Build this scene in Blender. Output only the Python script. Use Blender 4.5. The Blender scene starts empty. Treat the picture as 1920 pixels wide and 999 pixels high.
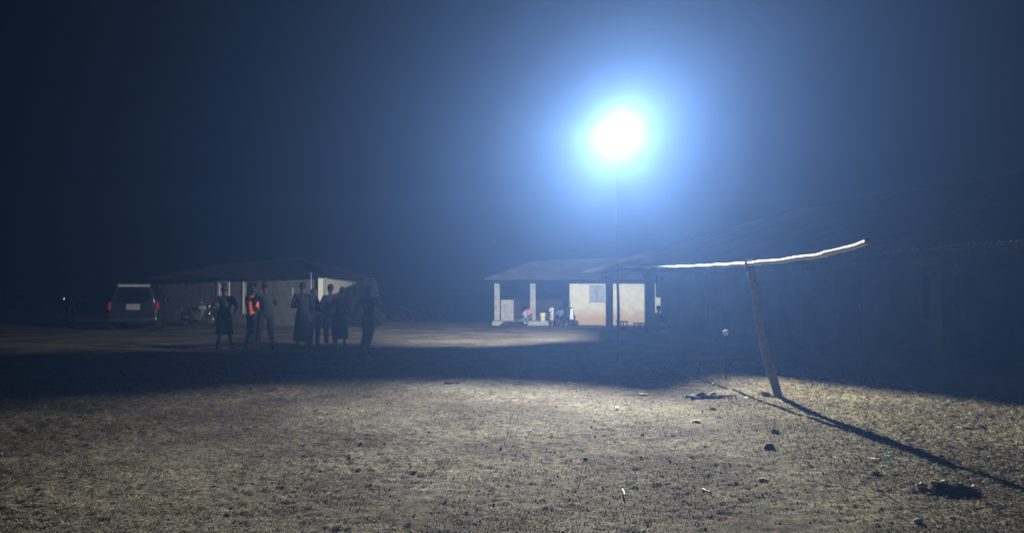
import bpy, bmesh, math, random
import numpy as np
from mathutils import Vector, Matrix, Euler, noise as mnoise
R = math.radians
random.seed(7)
rng = np.random.default_rng(11)
S = bpy.context.scene
COL = S.collection

# ------------------------------------------------------------------ camera, world, exposure
CAM_H, FPX, HORIZ = 1.5, 1500.0, 548.0
cam = bpy.data.cameras.new('camera'); cam.sensor_width = 36; cam.lens = FPX/1920*36
cam.clip_end = 2000; cam.clip_start = .05
camo = bpy.data.objects.new('camera', cam); COL.objects.link(camo)
camo.location = (0, 0, CAM_H)
camo.rotation_euler = (R(90)+math.atan((HORIZ-499.5)/FPX), 0, 0)
S.camera = camo
W = bpy.data.worlds.new('World'); S.world = W; W.use_nodes = True
wn = W.node_tree; wn.nodes.clear()
wo = wn.nodes.new('ShaderNodeOutputWorld'); wb = wn.nodes.new('ShaderNodeBackground')
ws = wn.nodes.new('ShaderNodeTexSky'); ws.sky_type = 'NISHITA'; ws.sun_disc = False
ws.sun_elevation = R(-4.0); ws.sun_rotation = R(200)
wm = wn.nodes.new('ShaderNodeMix'); wm.data_type = 'RGBA'; wm.blend_type = 'MULTIPLY'; wm.inputs[0].default_value = 1
wm.inputs[7].default_value = (.25, .55, 1, 1)
wn.links.new(ws.outputs[0], wm.inputs[6]); wn.links.new(wm.outputs[2], wb.inputs[0])
wb.inputs[1].default_value = 0.006
wn.links.new(wb.outputs[0], wo.inputs[0])
S.view_settings.view_transform = 'Standard'; S.view_settings.look = 'None'
S.view_settings.exposure = 0.0; S.view_settings.gamma = 1
S.cycles.max_bounces = 6; S.cycles.volume_bounces = 1; S.cycles.transparent_max_bounces = 12
S.cycles.use_denoising = True
LAMP = Vector((2.34, 17.7, 5.06))
P_NEAR, P_FAR, P_SIDE, P_FILL = 28000, 34000, 12500, 100
HAZE_DENSITY, HAZE_G = 0.0053, 0.66
HAZE_COL = (.19, .375, .90)

# ------------------------------------------------------------------ helpers
def at(px, py, z=0.0):
    d = Vector(((px-960)/FPX, 1, (HORIZ-py)/FPX))
    t = (z-CAM_H)/d.z
    return Vector((d.x*t, t, z))
def atY(px, py, Y):
    return Vector(((px-960)/FPX*Y, Y, CAM_H+(HORIZ-py)/FPX*Y))
def tag(o, label=None, cat=None, group=None, kind=None):
    if label: o['label'] = label
    if cat: o['category'] = cat
    if group: o['group'] = group
    if kind: o['kind'] = kind
    return o
def empty(name, loc, rz=0, label=None, cat=None, group=None):
    o = bpy.data.objects.new(name, None); COL.objects.link(o)
    o.location = loc; o.rotation_euler = (0, 0, rz); o.empty_display_size = .2
    return tag(o, label, cat, group)
def obj(name, bm, mat, parent=None, smooth=False, bevel=0):
    me = bpy.data.meshes.new(name)
    bmesh.ops.recalc_face_normals(bm, faces=bm.faces)
    bm.to_mesh(me); bm.free()
    if smooth: me.polygons.foreach_set('use_smooth', [True]*len(me.polygons))
    me.materials.append(mat)
    o = bpy.data.objects.new(name, me); COL.objects.link(o)
    if parent: o.parent = parent
    if bevel:
        b = o.modifiers.new('bevel', 'BEVEL'); b.width = bevel; b.segments = 2; b.limit_method = 'ANGLE'
    return o
def B(): return bmesh.new()
def box(bm, c, s, rz=0, rot=None):
    M = Matrix.Translation(c) @ (rot.to_matrix().to_4x4() if rot else Matrix.Rotation(rz, 4, 'Z')) @ Matrix.Diagonal((s[0], s[1], s[2], 1))
    bmesh.ops.create_cube(bm, size=1, matrix=M); return bm
def cone(bm, a, b, r1, r2, seg=12):
    a = Vector(a); b = Vector(b); d = b-a
    M = Matrix.Translation((a+b)/2) @ d.to_track_quat('Z', 'Y').to_matrix().to_4x4()
    bmesh.ops.create_cone(bm, cap_ends=True, segments=seg, radius1=r1, radius2=r2, depth=max(d.length, 1e-4), matrix=M); return bm
def ball(bm, c, r, seg=12, sc=(1, 1, 1), rot=None):
    M = Matrix.Translation(c) @ (rot.to_matrix().to_4x4() if rot else Matrix.Identity(4)) @ Matrix.Diagonal((*sc, 1))
    bmesh.ops.create_uvsphere(bm, u_segments=seg, v_segments=max(6, seg*2//3), radius=r, matrix=M); return bm
def capsule(bm, a, b, r1, r2, seg=12):
    cone(bm, a, b, r1, r2, seg); ball(bm, a, r1, seg); ball(bm, b, r2, seg); return bm
def tube(bm, pts, rad, seg=10, closed=False):
    n = len(pts); rings = []
    pts = [Vector(p) for p in pts]
    rad = rad if hasattr(rad, '__len__') else [rad]*n
    up = Vector((0, 0, 1))
    for i, p in enumerate(pts):
        if closed: t = pts[(i+1) % n]-pts[i-1]
        else: t = pts[min(i+1, n-1)]-pts[max(i-1, 0)]
        t.normalize()
        u = t.cross(up)
        if u.length < .05: u = t.cross(Vector((0, 1, 0)))
        u.normalize(); v = t.cross(u)
        rings.append([bm.verts.new(p+(u*math.cos(a)+v*math.sin(a))*rad[i]) for a in [2*math.pi*k/seg for k in range(seg)]])
    for i in range(n if closed else n-1):
        A = rings[i]; C_ = rings[(i+1) % n]
        for k in range(seg): bm.faces.new((A[k], A[(k+1) % seg], C_[(k+1) % seg], C_[k]))
    if not closed:
        bm.faces.new(rings[0][::-1]); bm.faces.new(rings[-1])
    return bm
def prism(bm, poly, z0, z1):
    a = [bm.verts.new((x, y, z0)) for x, y in poly]; b = [bm.verts.new((x, y, z1)) for x, y in poly]
    n = len(poly)
    bm.faces.new(a[::-1]); bm.faces.new(b)
    for i in range(n): bm.faces.new((a[i], a[(i+1) % n], b[(i+1) % n], b[i]))
    return bm

def mat(name, c1, c2=None, scale=8, rough=.85, metal=0, bump=0, bscale=None, spec=.3, detail=6):
    m = bpy.data.materials.new(name); m.use_nodes = True
    nt = m.node_tree; b = nt.nodes['Principled BSDF']
    b.inputs['Roughness'].default_value = rough; b.inputs['Metallic'].default_value = metal
    b.inputs['Specular IOR Level'].default_value = spec
    tc = nt.nodes.new('ShaderNodeTexCoord')
    n = nt.nodes.new('ShaderNodeTexNoise'); n.inputs['Scale'].default_value = scale; n.inputs['Detail'].default_value = detail
    n.inputs['Roughness'].default_value = .65
    nt.links.new(tc.outputs['Object'], n.inputs['Vector'])
    cr = nt.nodes.new('ShaderNodeValToRGB')
    c2 = c2 or tuple(min(1, x*.72) for x in c1)
    cr.color_ramp.elements[0].position = .32; cr.color_ramp.elements[1].position = .68
    cr.color_ramp.elements[0].color = (*c2, 1); cr.color_ramp.elements[1].color = (*c1, 1)
    nt.links.new(n.outputs['Fac'], cr.inputs[0]); nt.links.new(cr.outputs[0], b.inputs['Base Color'])
    if bump:
        n2 = nt.nodes.new('ShaderNodeTexNoise'); n2.inputs['Scale'].default_value = bscale or scale*4; n2.inputs['Detail'].default_value = 5
        nt.links.new(tc.outputs['Object'], n2.inputs['Vector'])
        bp = nt.nodes.new('ShaderNodeBump'); bp.inputs['Strength'].default_value = 1; bp.inputs['Distance'].default_value = bump
        nt.links.new(n2.outputs['Fac'], bp.inputs['Height']); nt.links.new(bp.outputs[0], b.inputs['Normal'])
    return m
def emis(name, c, s):
    m = bpy.data.materials.new(name); m.use_nodes = True
    b = m.node_tree.nodes['Principled BSDF']; b.inputs['Base Color'].default_value = (*c, 1)
    b.inputs['Emission Color'].default_value = (*c, 1); b.inputs['Emission Strength'].default_value = s
    return m

# ------------------------------------------------------------------ ground
def vnoise(x, y, seed, n=512):
    g = np.random.default_rng(seed).random((n, n)).astype(np.float32)
    xi = np.floor(x).astype(int); yi = np.floor(y).astype(int)
    fx = x-xi; fy = y-yi; fx = fx*fx*(3-2*fx); fy = fy*fy*(3-2*fy)
    a = g[xi % n, yi % n]; b = g[(xi+1) % n, yi % n]; c = g[xi % n, (yi+1) % n]; d = g[(xi+1) % n, (yi+1) % n]
    return (a*(1-fx)+b*fx)*(1-fy)+(c*(1-fx)+d*fx)*fy-.5
def sst(a, b, x):
    t = np.clip((x-a)/(b-a), 0, 1); return t*t*(3-2*t)
PIT = at(1800, 930)
def height(x, y):
    near = 1-sst(17, 30, y)
    # cracked, trampled soil
    h = .030*vnoise(x*1.1+3, y*1.1, 1)*1.0
    rel = 0
    for f, a, s in ((2.3, .018, 2), (5.7, .018, 3), (11.0, .023, 4), (19.0, .024, 5), (31.0, .015, 6)):
        # rotated lattice so no grid direction shows
        u = x*math.cos(s)+y*math.sin(s); v = -x*math.sin(s)+y*math.cos(s)
        rel = rel+a*vnoise(u*f, v*f, s*7)
    # smoother, more trodden patches in the middle, rougher at the right and at the left
    tread = .62+.55*sst(2.2, 5, x)+.25*sst(1, 5, -x)+.5*vnoise(x*.7, y*.7, 77)
    h = h+rel*tread*near
    h = h+.05*vnoise(x*.23, y*.23, 9)+.22*vnoise(x*.05+9, y*.05, 19)*sst(22, 60, np.hypot(x, y))
    # dug ridge with a hollow at the lower right
    dx = x-PIT.x; dy = y-PIT.y-.10
    rid = .8*np.exp(-(dx/.17)**2)*(np.exp(-((dy-.04+.1*dx)/.06)**2)*.085-np.exp(-((dy+.10)/.10)**2)*.06)
    rough = 1+1.2*vnoise(x*28, y*28, 31)
    h = h+rid*rough
    # the yard ends in a bank that drops away between the two far houses
    win = sst(-9.5, -7.4, x)*(1-sst(60, 80, x))
    h = h-3.0*sst(43.0, 53, y+.0*x)*win*(1-sst(-1.2, -.2, x)*(1-sst(46, 50, y)))
    return h
def axis(segs):
    out = [segs[0][0]]
    for a, b, s0, s1 in segs:
        p = a
        while p < b-1e-6:
            t = (p-a)/(b-a); p += s0+(s1-s0)*t; out.append(min(p, b))
    return np.array(out)
gx = axis([(-300, -60, 30, 12), (-60, -20, 6, 1.2), (-20, -8, .8, .06), (-8, 7.5, .020, .020), (7.5, 14, .06, .8), (14, 50, 1.2, 6), (50, 300, 12, 30)])
gy = axis([(-60, 2, 12, 1), (2, 4.4, .2, .03), (4.4, 9, .018, .024), (9, 14, .026, .05), (14, 26, .07, .2), (26, 60, .3, 1.2), (60, 400, 3, 40)])
X, Y = np.meshgrid(gx, gy, indexing='xy')
Z = height(X, Y)
def grid_mesh(name, X, Y, Z, m):
    ny, nx = X.shape
    me = bpy.data.meshes.new(name)
    co = np.stack([X, Y, Z], -1).reshape(-1, 3).astype(np.float32)
    i = np.arange(ny*nx).reshape(ny, nx)
    f = np.stack([i[:-1, :-1], i[:-1, 1:], i[1:, 1:], i[1:, :-1]], -1).reshape(-1, 4)
    me.vertices.add(len(co)); me.vertices.foreach_set('co', co.ravel())
    me.loops.add(f.size); me.loops.foreach_set('vertex_index', f.ravel().astype(np.int32))
    me.polygons.add(len(f)); me.polygons.foreach_set('loop_start', np.arange(0, f.size, 4, dtype=np.int32))
    me.polygons.foreach_set('loop_total', np.full(len(f), 4, dtype=np.int32))
    me.polygons.foreach_set('use_smooth', np.ones(len(f), dtype=bool))
    me.update(); me.validate()
    me.materials.append(m)
    o = bpy.data.objects.new(name, me); COL.objects.link(o); return o
def ground_mat():
    m = bpy.data.materials.new('soil'); m.use_nodes = True
    nt = m.node_tree; b = nt.nodes['Principled BSDF']; b.inputs['Roughness'].default_value = .95
    b.inputs['Specular IOR Level'].default_value = .15
    tc = nt.nodes.new('ShaderNodeTexCoord')
    def nz(sc, det=6, ro=.6):
        n = nt.nodes.new('ShaderNodeTexNoise'); n.inputs['Scale'].default_value = sc; n.inputs['Detail'].default_value = det; n.inputs['Roughness'].default_value = ro
        nt.links.new(tc.outputs['Object'], n.inputs['Vector']); return n
    def ramp(src, p0, c0, p1, c1):
        r = nt.nodes.new('ShaderNodeValToRGB'); r.color_ramp.elements[0].position = p0; r.color_ramp.elements[1].position = p1
        r.color_ramp.elements[0].color = (*c0, 1); r.color_ramp.elements[1].color = (*c1, 1)
        nt.links.new(src.outputs['Fac'], r.inputs[0]); return r
    a = ramp(nz(.55, 8), .40, (.135, .108, .078), .60, (.33, .31, .245))       # broad reddish / grey-buff patches
    c = ramp(nz(5.5, 8, .7), .38, (.24, .23, .21), .64, (1, 1, 1))
    d = ramp(nz(38, 6, .7), .40, (.36, .35, .33), .62, (1.15, 1.12, 1.05))
    def mul(p, q, f):
        x = nt.nodes.new('ShaderNodeMix'); x.data_type = 'RGBA'; x.blend_type = 'MULTIPLY'; x.inputs[0].default_value = f
        nt.links.new(p, x.inputs[6]); nt.links.new(q.outputs[0], x.inputs[7]); return x
    x = mul(a.outputs[0], c, .75); y = mul(x.outputs[2], d, .8)
    # redder earth towards the left of the yard, yellow dry turf to the right (its own colour, patchy edges)
    sx = nt.nodes.new('ShaderNodeSeparateXYZ'); nt.links.new(tc.outputs['Object'], sx.inputs[0])
    pn = nz(.8, 5, .6); ad = nt.nodes.new('ShaderNodeMath'); ad.operation = 'MULTIPLY_ADD'; ad.inputs[1].default_value = 5.0
    nt.links.new(pn.outputs['Fac'], ad.inputs[0]); nt.links.new(sx.outputs['X'], ad.inputs[2])
    mr = nt.nodes.new('ShaderNodeMapRange'); mr.inputs[1].default_value = -4; mr.inputs[2].default_value = 9; nt.links.new(ad.outputs[0], mr.inputs[0])
    rc = nt.nodes.new('ShaderNodeValToRGB'); e_ = rc.color_ramp.elements
    e_[0].position = .12; e_[0].color = (1.0, .92, .82, 1); e_[1].position = .85; e_[1].color = (1.05, .98, .66, 1)
    e1 = e_.new(.40); e1.color = (1.08, 1.06, 1.02, 1); e2 = e_.new(.62); e2.color = (1.08, 1.06, .98, 1)
    nt.links.new(mr.outputs[0], rc.inputs[0])
    y = mul(y.outputs[2], rc, 1.0)
    nt.links.new(y.outputs[2], b.inputs['Base Color'])
    n2 = nz(60, 4, .7); bp = nt.nodes.new('ShaderNodeBump'); bp.inputs['Distance'].default_value = .02; bp.inputs['Strength'].default_value = 1
    nt.links.new(n2.outputs['Fac'], bp.inputs['Height']); nt.links.new(bp.outputs[0], b.inputs['Normal'])
    return m
ground = grid_mesh('ground', X, Y, Z, ground_mat()); tag(ground, kind='structure')
def gz(x, y): return float(height(np.array([float(x)]), np.array([float(y)]))[0])

# ------------------------------------------------------------------ haze
hb = box(B(), (0, 60, 7.5), (230, 200, 25))
hm = bpy.data.materials.new('night_air'); hm.use_nodes = True; hm.node_tree.nodes.clear()
ho = hm.node_tree.nodes.new('ShaderNodeOutputMaterial'); hv = hm.node_tree.nodes.new('ShaderNodeVolumePrincipled')
hv.inputs['Color'].default_value = (*HAZE_COL, 1); hv.inputs['Density'].default_value = HAZE_DENSITY
hv.inputs['Anisotropy'].default_value = HAZE_G
hm.node_tree.links.new(hv.outputs[0], ho.inputs['Volume'])
tag(obj('haze', hb, hm), kind='stuff')

# ------------------------------------------------------------------ materials
M_cream = mat('cream_plaster', (.62, .60, .44), (.46, .44, .33), 2.2, bump=.01, bscale=20)
M_dimwall = mat('dimmed_grey_plaster', (.31, .30, .27), (.20, .19, .17), 2.5, bump=.01, bscale=18)  # front wall's dimness under the lamp partly put into this grey
M_white = mat('lit_wall_white_trim', (.74, .74, .62), (.60, .60, .50), 2, bump=.006, bscale=20)  # end wall's lit brightness partly put into this white; also window and door trim
M_conc = mat('worn_concrete', (.40, .39, .35), (.24, .23, .21), 4, bump=.008, bscale=25)
M_darkwall = mat('shade_dark_wall', (.06, .052, .046), (.03, .026, .023), 1.5, bump=.01, bscale=15)  # shade of the porches put into the colour of walls, floor and pillars
M_tin = mat('dull_tin_sheet', (.10, .095, .09), (.06, .05, .045), 1.2, rough=.6, metal=.3)
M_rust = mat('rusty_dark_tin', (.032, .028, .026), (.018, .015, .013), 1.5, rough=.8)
M_shut = mat('grey_painted_wood', (.34, .37, .39), (.20, .22, .24), 9, bump=.004)
M_wood = mat('weathered_wood', (.15, .115, .08), (.07, .055, .04), 14, bump=.004, bscale=60)
M_dwood = mat('dark_wood', (.045, .033, .025), (.02, .016, .013), 14, bump=.003)
M_bamboo = mat('bleached_bamboo', (.80, .78, .66), (.58, .55, .42), 12, rough=.6, bump=.002)
M_black = mat('black_void', (.012, .012, .012), (.008, .008, .008), 3)
M_skin = mat('dark_brown_skin', (.055, .028, .018), (.04, .02, .013), 9, rough=.55)
M_hair = mat('black_hair', (.012, .010, .009), None, 60, rough=.9)
M_metal = mat('galvanised_pipe', (.45, .45, .45), (.3, .3, .3), 20, rough=.5, metal=.7)

# ------------------------------------------------------------------ the lamp
lampE = empty('street_lamp', (LAMP.x, LAMP.y+.09, gz(LAMP.x, LAMP.y+.09)), 0, 'blazing white lamp with its glare built as a glowing ball, on a thin tall pipe pole over the yard', 'street lamp')
lz = lampE.location.z
bm = B(); tube(bm, [(0, 0, -.3), (0, 0, 2.5), (0, -.03, 4.2), (0, -.09, LAMP.z-lz-.12)], [.014, .012, .010, .009], 10)
obj('pole', bm, M_metal, lampE, True)
LC = Vector((0, -.09, LAMP.z-lz))
bm = B(); cone(bm, LC+Vector((0, 0, -.345)), LC+Vector((0, 0, -.27)), .05, .11, 24); obj('collar', bm, M_metal, lampE, True)
bm = B(); cone(bm, LC+Vector((0, 0, .30)), LC+Vector((0, 0, .36)), .09, .03, 24)
obj('cap', bm, M_metal, lampE, True)
gm = bpy.data.materials.new('lamp_glare'); gm.use_nodes = True; nt = gm.node_tree; nt.nodes.clear()
o_ = nt.nodes.new('ShaderNodeOutputMaterial'); mx = nt.nodes.new('ShaderNodeMixShader'); tr = nt.nodes.new('ShaderNodeBsdfTransparent'); em = nt.nodes.new('ShaderNodeEmission')
em.inputs[0].default_value = (.92, .97, 1, 1); em.inputs[1].default_value = 9; mx.inputs[0].default_value = .35
nt.links.new(tr.outputs[0], mx.inputs[1]); nt.links.new(em.outputs[0], mx.inputs[2]); nt.links.new(mx.outputs[0], o_.inputs[0])
bm = B(); ball(bm, LC, .33, 40); obj('glare_ball', bm, gm, lampE, True)  # glare disc of the lamp put into a glowing ball
# added black plate under the light, cut and shielded to cast the yard's dark areas
d = .12; k = d/5.06
mask_outline = [(-13.0, -3.3), (-6.9, -3.4), (-4.8, -3.6), (-3.2, -4.0), (-2, -4.6), (-1.2, -5.3), (-.45, -6.2), (.35, -5.8), (.9, -4.6), (1.5, -3.6), (2.2, -3.9)]
for a_ in range(-61, 86, 8):
    mask_outline.append((12.4*math.cos(R(a_)), 12.4*math.sin(R(a_))))
mask_outline += [(.6, 12.4), (.35, 8.2), (-.5, 7.2), (-3.2, 4.2), (-5.0, 1.5), (-6.2, 1.1), (-7.4, 1.5), (-9.5, 2.5), (-12.2, 3.0)]
bm = B(); prism(bm, [(LC.x+x*k, LC.y+y*k) for x, y in mask_outline], LC.z-d-.002, LC.z-d)
def shield(a0, a1, z0, z1, r=.296):
    n = max(3, int((a1-a0)/5)); pts = [R(a0+(a1-a0)*i/n) for i in range(n+1)]
    for i in range(n):
        c0, c1 = pts[i], pts[i+1]
        v = [bm.verts.new((LC.x+math.cos(c)*rr, LC.y+math.sin(c)*rr, LC.z+z)) for z in (z0, z1) for c, rr in ((c0, r), (c1, r), (c1, r+.002), (c0, r+.002))]
        for f in ((0, 1, 2, 3), (4, 7, 6, 5), (0, 4, 5, 1), (1, 5, 6, 2), (2, 6, 7, 3), (3, 7, 4, 0)): bm.faces.new([v[q] for q in f])
shield(-60, 76, -.12, .03)
shield(76, 87, -.12, -.083)
obj('shadow_mask', bm, M_black, lampE)
def spot(name, p, axis_, cone_deg, blend):
    L = bpy.data.lights.new(name, 'SPOT'); L.energy = p; L.spot_size = R(cone_deg); L.spot_blend = blend
    L.shadow_soft_size = .015; L.color = (1, .955, .84)
    o = bpy.data.objects.new(name, L); COL.objects.link(o); o.parent = lampE; o.location = LC
    o.rotation_euler = Vector(axis_).to_track_quat('-Z', 'Y').to_euler(); return o
spot('lamp_light', P_NEAR, (.17, -1, -.30), 98, 1.0)
spot('lamp_light', P_FAR, (-.10, 1, -.10), 112, 1.0)
spot('lamp_light', P_SIDE, (-1, .46, -.14), 46, 1.0)
spot('lamp_light', 11000, (-.50, -1.0, -.52), 56, 1.0)
Lp = bpy.data.lights.new('lamp_light', 'POINT'); Lp.energy = P_FILL; Lp.shadow_soft_size = .02; Lp.color = (1, .975, .9)
lo = bpy.data.objects.new('lamp_light', Lp); COL.objects.link(lo); lo.parent = lampE; lo.location = LC

# ------------------------------------------------------------------ pole frame: leaning post, upright post, sagging bamboo crossbar
base = at(1460, 741); top = atY(1405, 494, 10.9)
frE = empty('pole_frame', (base.x, base.y, gz(base.x, base.y)), 0, 'rough pole frame with a bright sagging bamboo crossbar on a leaning post', 'frame')
def loc(p): return Vector(p)-frE.location
pts = []; rad = []
wp = [(1158, 497, 17.62), (1210, 500.5, 16.4), (1300, 499.5, 13.4), (1405, 494, 10.9), (1500, 484, 9.5), (1570, 471, 8.7), (1629, 453, 8.1)]
for i in range(len(wp)-1):
    for q in range(16 if i < len(wp)-2 else 17):
        t = q/16
        def cr(a, b, c, d_, t): return .5*((2*b)+(-a+c)*t+(2*a-5*b+4*c-d_)*t*t+(-a+3*b-3*c+d_)*t**3)
        P = [wp[max(i-1, 0)], wp[i], wp[i+1], wp[min(i+2, len(wp)-1)]]
        pts.append(atY(*[cr(P[0][j], P[1][j], P[2][j], P[3][j], t) for j in range(3)]))
L_ = 0
for i, p in enumerate(pts):
    if i: L_ += (p-pts[i-1]).length
    ph = (L_ % .42)/.42
    rad.append(random.uniform(-.002,.003)+.023+.009*min(1, L_/9)+(.008 if ph < .06 else 0)-.003*math.sin(ph*math.pi))
    p.x += .006*math.sin(L_*9); p.z += .005*math.sin(L_*7+1)
bm = B(); tube(bm, [loc(p) for p in pts], rad, 12); obj('crossbar', bm, M_bamboo, frE, True)
bp_ = Vector((base.x, base.y, -.3))
def bent(a, b, n, amp, seed):
    r_ = random.Random(seed); out = []
    for i in range(n+1):
        t = i/n; p = Vector(a).lerp(Vector(b), t); w = math.sin(t*math.pi)*amp
        out.append(p+Vector((w*math.sin(seed+t*5), w*math.cos(t*4), 0))+Vector((r_.uniform(-1, 1), r_.uniform(-1, 1), 0))*amp*.12)
    return out
pp = bent(bp_+Vector((.03, 0, 0)), top+Vector((0, 0, -.02)), 14, .05, 2)
bm = B(); tube(bm, [loc(p) for p in pp], [.064-.016*i/14+.003*math.sin(i*2.1) for i in range(15)], 12)
tube(bm, [loc(top+Vector((-.01, .01, -.10))), loc(top+Vector((-.05, .03, .05)))], [.022, .014], 8)
tube(bm, [loc(top+Vector((.01, -.01, -.10))), loc(top+Vector((.05, -.02, .06)))], [.022, .014], 8)
obj('post', bm, M_wood, frE, True)
b2 = at(1158, 676)
pp = bent(Vector((b2.x, b2.y, -.3)), Vector((b2.x, 17.62, 2.19)), 10, .02, 5)
bm = B(); tube(bm, [loc(p) for p in pp], [.034-.008*i/10 for i in range(11)], 10); obj('post', bm, M_wood, frE, True)
bm = B()
for t_, r_ in ((0, .045), (.02, .047), (-.02, .044)):
    cc = top+Vector((t_, 0, .0)); tube(bm, [loc(cc+Vector((0, math.cos(a)*.045, math.sin(a)*.045))) for a in [k_*math.pi/6 for k_ in range(12)]], .006, 6, True)
obj('rope_lashing', bm, M_dwood, frE, True)

# ------------------------------------------------------------------ house builder pieces
def roof_sheet(name, quads, m, parent, amp=.014, pitch=.10):
    """corrugated sheets with 2 cm thickness; each quad = (eaveA, eaveB, topB, topA)"""
    bm = B()
    for a, b, c, e in quads:
        a, b, c, e = map(Vector, (a, b, c, e)); n = max(4, int((b-a).length/pitch*2))
        nrm = (b-a).cross(e-a).normalized()
        if nrm.z < 0: nrm = -nrm
        lo_, hi_ = [], []
        for i in range(n+1):
            t = i/n; off = nrm*(amp*(1 if i % 2 else -1)); jag = (a-e).normalized()*(.02*random.random())
            lo_.append((bm.verts.new(a.lerp(b, t)+off+jag), bm.verts.new(a.lerp(b, t)+off+jag-nrm*.012)))
            hi_.append((bm.verts.new(e.lerp(c, t)+off), bm.verts.new(e.lerp(c, t)+off-nrm*.012)))
        for i in range(n):
            bm.faces.new((lo_[i][0], lo_[i+1][0], hi_[i+1][0], hi_[i][0])); bm.faces.new((lo_[i][1], hi_[i][1], hi_[i+1][1], lo_[i+1][1]))
            bm.faces.new((lo_[i][0], lo_[i][1], lo_[i+1][1], lo_[i+1][0]))
    o = obj(name, bm, m, parent); return o
def hip(parent, P, z0, ridge, rz, m, ridge_cap=True):
    """P: four eave corners (x,y) in order front-left, front-right, back-right, back-left; ridge: two (x,y)"""
    a, b, c, d_ = [Vector((x, y, z0)) for x, y in P]; r1, r2 = [Vector((x, y, rz)) for x, y in ridge]
    roof = roof_sheet('roof', [(a, b, r2, r1), (b, c, r2+Vector((.01, .01, 0)), r2), (c, d_, r1, r2), (d_, a, r1, r1+Vector((.01, 0, 0)))], m, parent)
    bm = B()
    up = Vector((0, 0, .03))
    tube(bm, [r1+up*.6, r2+up*.6], .03, 8)
    for p, q in ((a, r1), (b, r2), (c, r2), (d_, r1)): tube(bm, [p+up*.5, q+up*.6], .022, 6)
    obj('ridge_cap', bm, m, roof, True)
    return roof

def wall_with_holes(bm, L, H, t, holes, z0=0, zt=None):
    """wall along +x from 0..L, thickness along +y; holes (x0,x1,z0,z1)"""
    xs = sorted({0, L, *[h[0] for h in holes], *[h[1] for h in holes]}); zs = sorted({z0, H, *[h[2] for h in holes], *[h[3] for h in holes]})
    def solid(i, j):
        cx = (xs[i]+xs[i+1])/2; cz = (zs[j]+zs[j+1])/2
        return not any(h[0] < cx < h[1] and h[2] < cz < h[3] for h in holes)
    for i in range(len(xs)-1):
        j = 0
        while j < len(zs)-1:
            if solid(i, j):
                j2 = j
                while j2+1 < len(zs)-1 and solid(i, j2+1): j2 += 1
                box(bm, ((xs[i]+xs[i+1])/2, t/2, (zs[j]+zs[j2+1])/2), (xs[i+1]-xs[i], t, zs[j2+1]-zs[j])); j = j2+1
            else: j += 1
    bmesh.ops.remove_doubles(bm, verts=bm.verts, dist=1e-4)
    # inner faces shared by neighbours go
    bad = [f for f in bm.faces if 0]
    return bm

# ---- far house (cream wall, open porch at its left)
def stained_cream():
    m = mat('cream_wall_mud_splashed', (.66, .63, .45), (.50, .47, .33), 2.4, bump=.012, bscale=18)
    nt = m.node_tree; b = nt.nodes['Principled BSDF']; cr = [n for n in nt.nodes if n.type == 'VALTORGB'][0]
    tc = [n for n in nt.nodes if n.type == 'TEX_COORD'][0]
    sx = nt.nodes.new('ShaderNodeSeparateXYZ'); nt.links.new(tc.outputs['Object'], sx.inputs[0])
    nz = nt.nodes.new('ShaderNodeTexNoise'); nz.inputs['Scale'].default_value = 2.2; nt.links.new(tc.outputs['Object'], nz.inputs['Vector'])
    ad = nt.nodes.new('ShaderNodeMath'); ad.operation = 'MULTIPLY_ADD'; ad.inputs[1].default_value = -.9; nt.links.new(nz.outputs[0], ad.inputs[0]); nt.links.new(sx.outputs['Z'], ad.inputs[2])
    mr = nt.nodes.new('ShaderNodeMapRange'); mr.inputs[1].default_value = .38; mr.inputs[2].default_value = -.15; nt.links.new(ad.outputs[0], mr.inputs[0])
    mx = nt.nodes.new('ShaderNodeMix'); mx.data_type = 'RGBA'; mx.inputs[7].default_value = (.46, .32, .17, 1)
    nt.links.new(mr.outputs[0], mx.inputs[0]); nt.links.new(cr.outputs[0], mx.inputs[6]); nt.links.new(mx.outputs[2], b.inputs['Base Color'])
    return m
FY = 38.0
fh = empty('house', (3.0, FY, 0), 0, 'cream house with an open porch and a tin roof, furthest behind the yard', 'house')
def FX(px): return (px-960)/FPX*FY-3.0
M_fc = stained_cream()
bm = B(); Lw = FX(1500)-FX(1068)
wall_with_holes(bm, Lw, 2.15, .22, [(FX(1105)-FX(1068), FX(1134)-FX(1068), 1.06, 1.84)], -.2)
bmesh.ops.translate(bm, verts=bm.verts, vec=(FX(1068), 0, 0)); obj('wall', bm, M_fc, fh)
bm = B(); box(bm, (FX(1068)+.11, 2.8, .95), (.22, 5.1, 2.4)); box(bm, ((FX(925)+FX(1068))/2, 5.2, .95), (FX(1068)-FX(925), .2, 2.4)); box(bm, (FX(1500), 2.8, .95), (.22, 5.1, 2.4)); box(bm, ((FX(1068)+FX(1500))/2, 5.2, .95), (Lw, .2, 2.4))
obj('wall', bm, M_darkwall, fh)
bm = B(); wx0, wx1 = FX(1105), FX(1134); 
for i in range(2):
    w = (wx1-wx0)/2; box(bm, (wx0+w*(i+.5), .10, 1.45), (w-.02, .03, .76))
    for z in (1.2, 1.7): box(bm, (wx0+w*(i+.5), .075, z), (w-.08, .02, .06))
wn_ = obj('window', bm, M_shut, fh, bevel=.004)
bm = B(); box(bm, ((wx0+wx1)/2, .02, 1.04), (wx1-wx0+.12, .12, .05)); obj('window_sill', bm, M_conc, wn_, bevel=.01)
bm = B(); box(bm, ((FX(923)+FX(1068))/2, 2.3, -.02), (FX(1068)-FX(923), 5.6, .36)); obj('porch_floor', bm, M_conc, fh, bevel=.02)
for pxx in (932, 999):
    bm = B(); box(bm, (FX(pxx), .02, 1.05), (.26, .26, 1.75)); obj('pillar', bm, M_conc, fh, bevel=.015)
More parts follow.
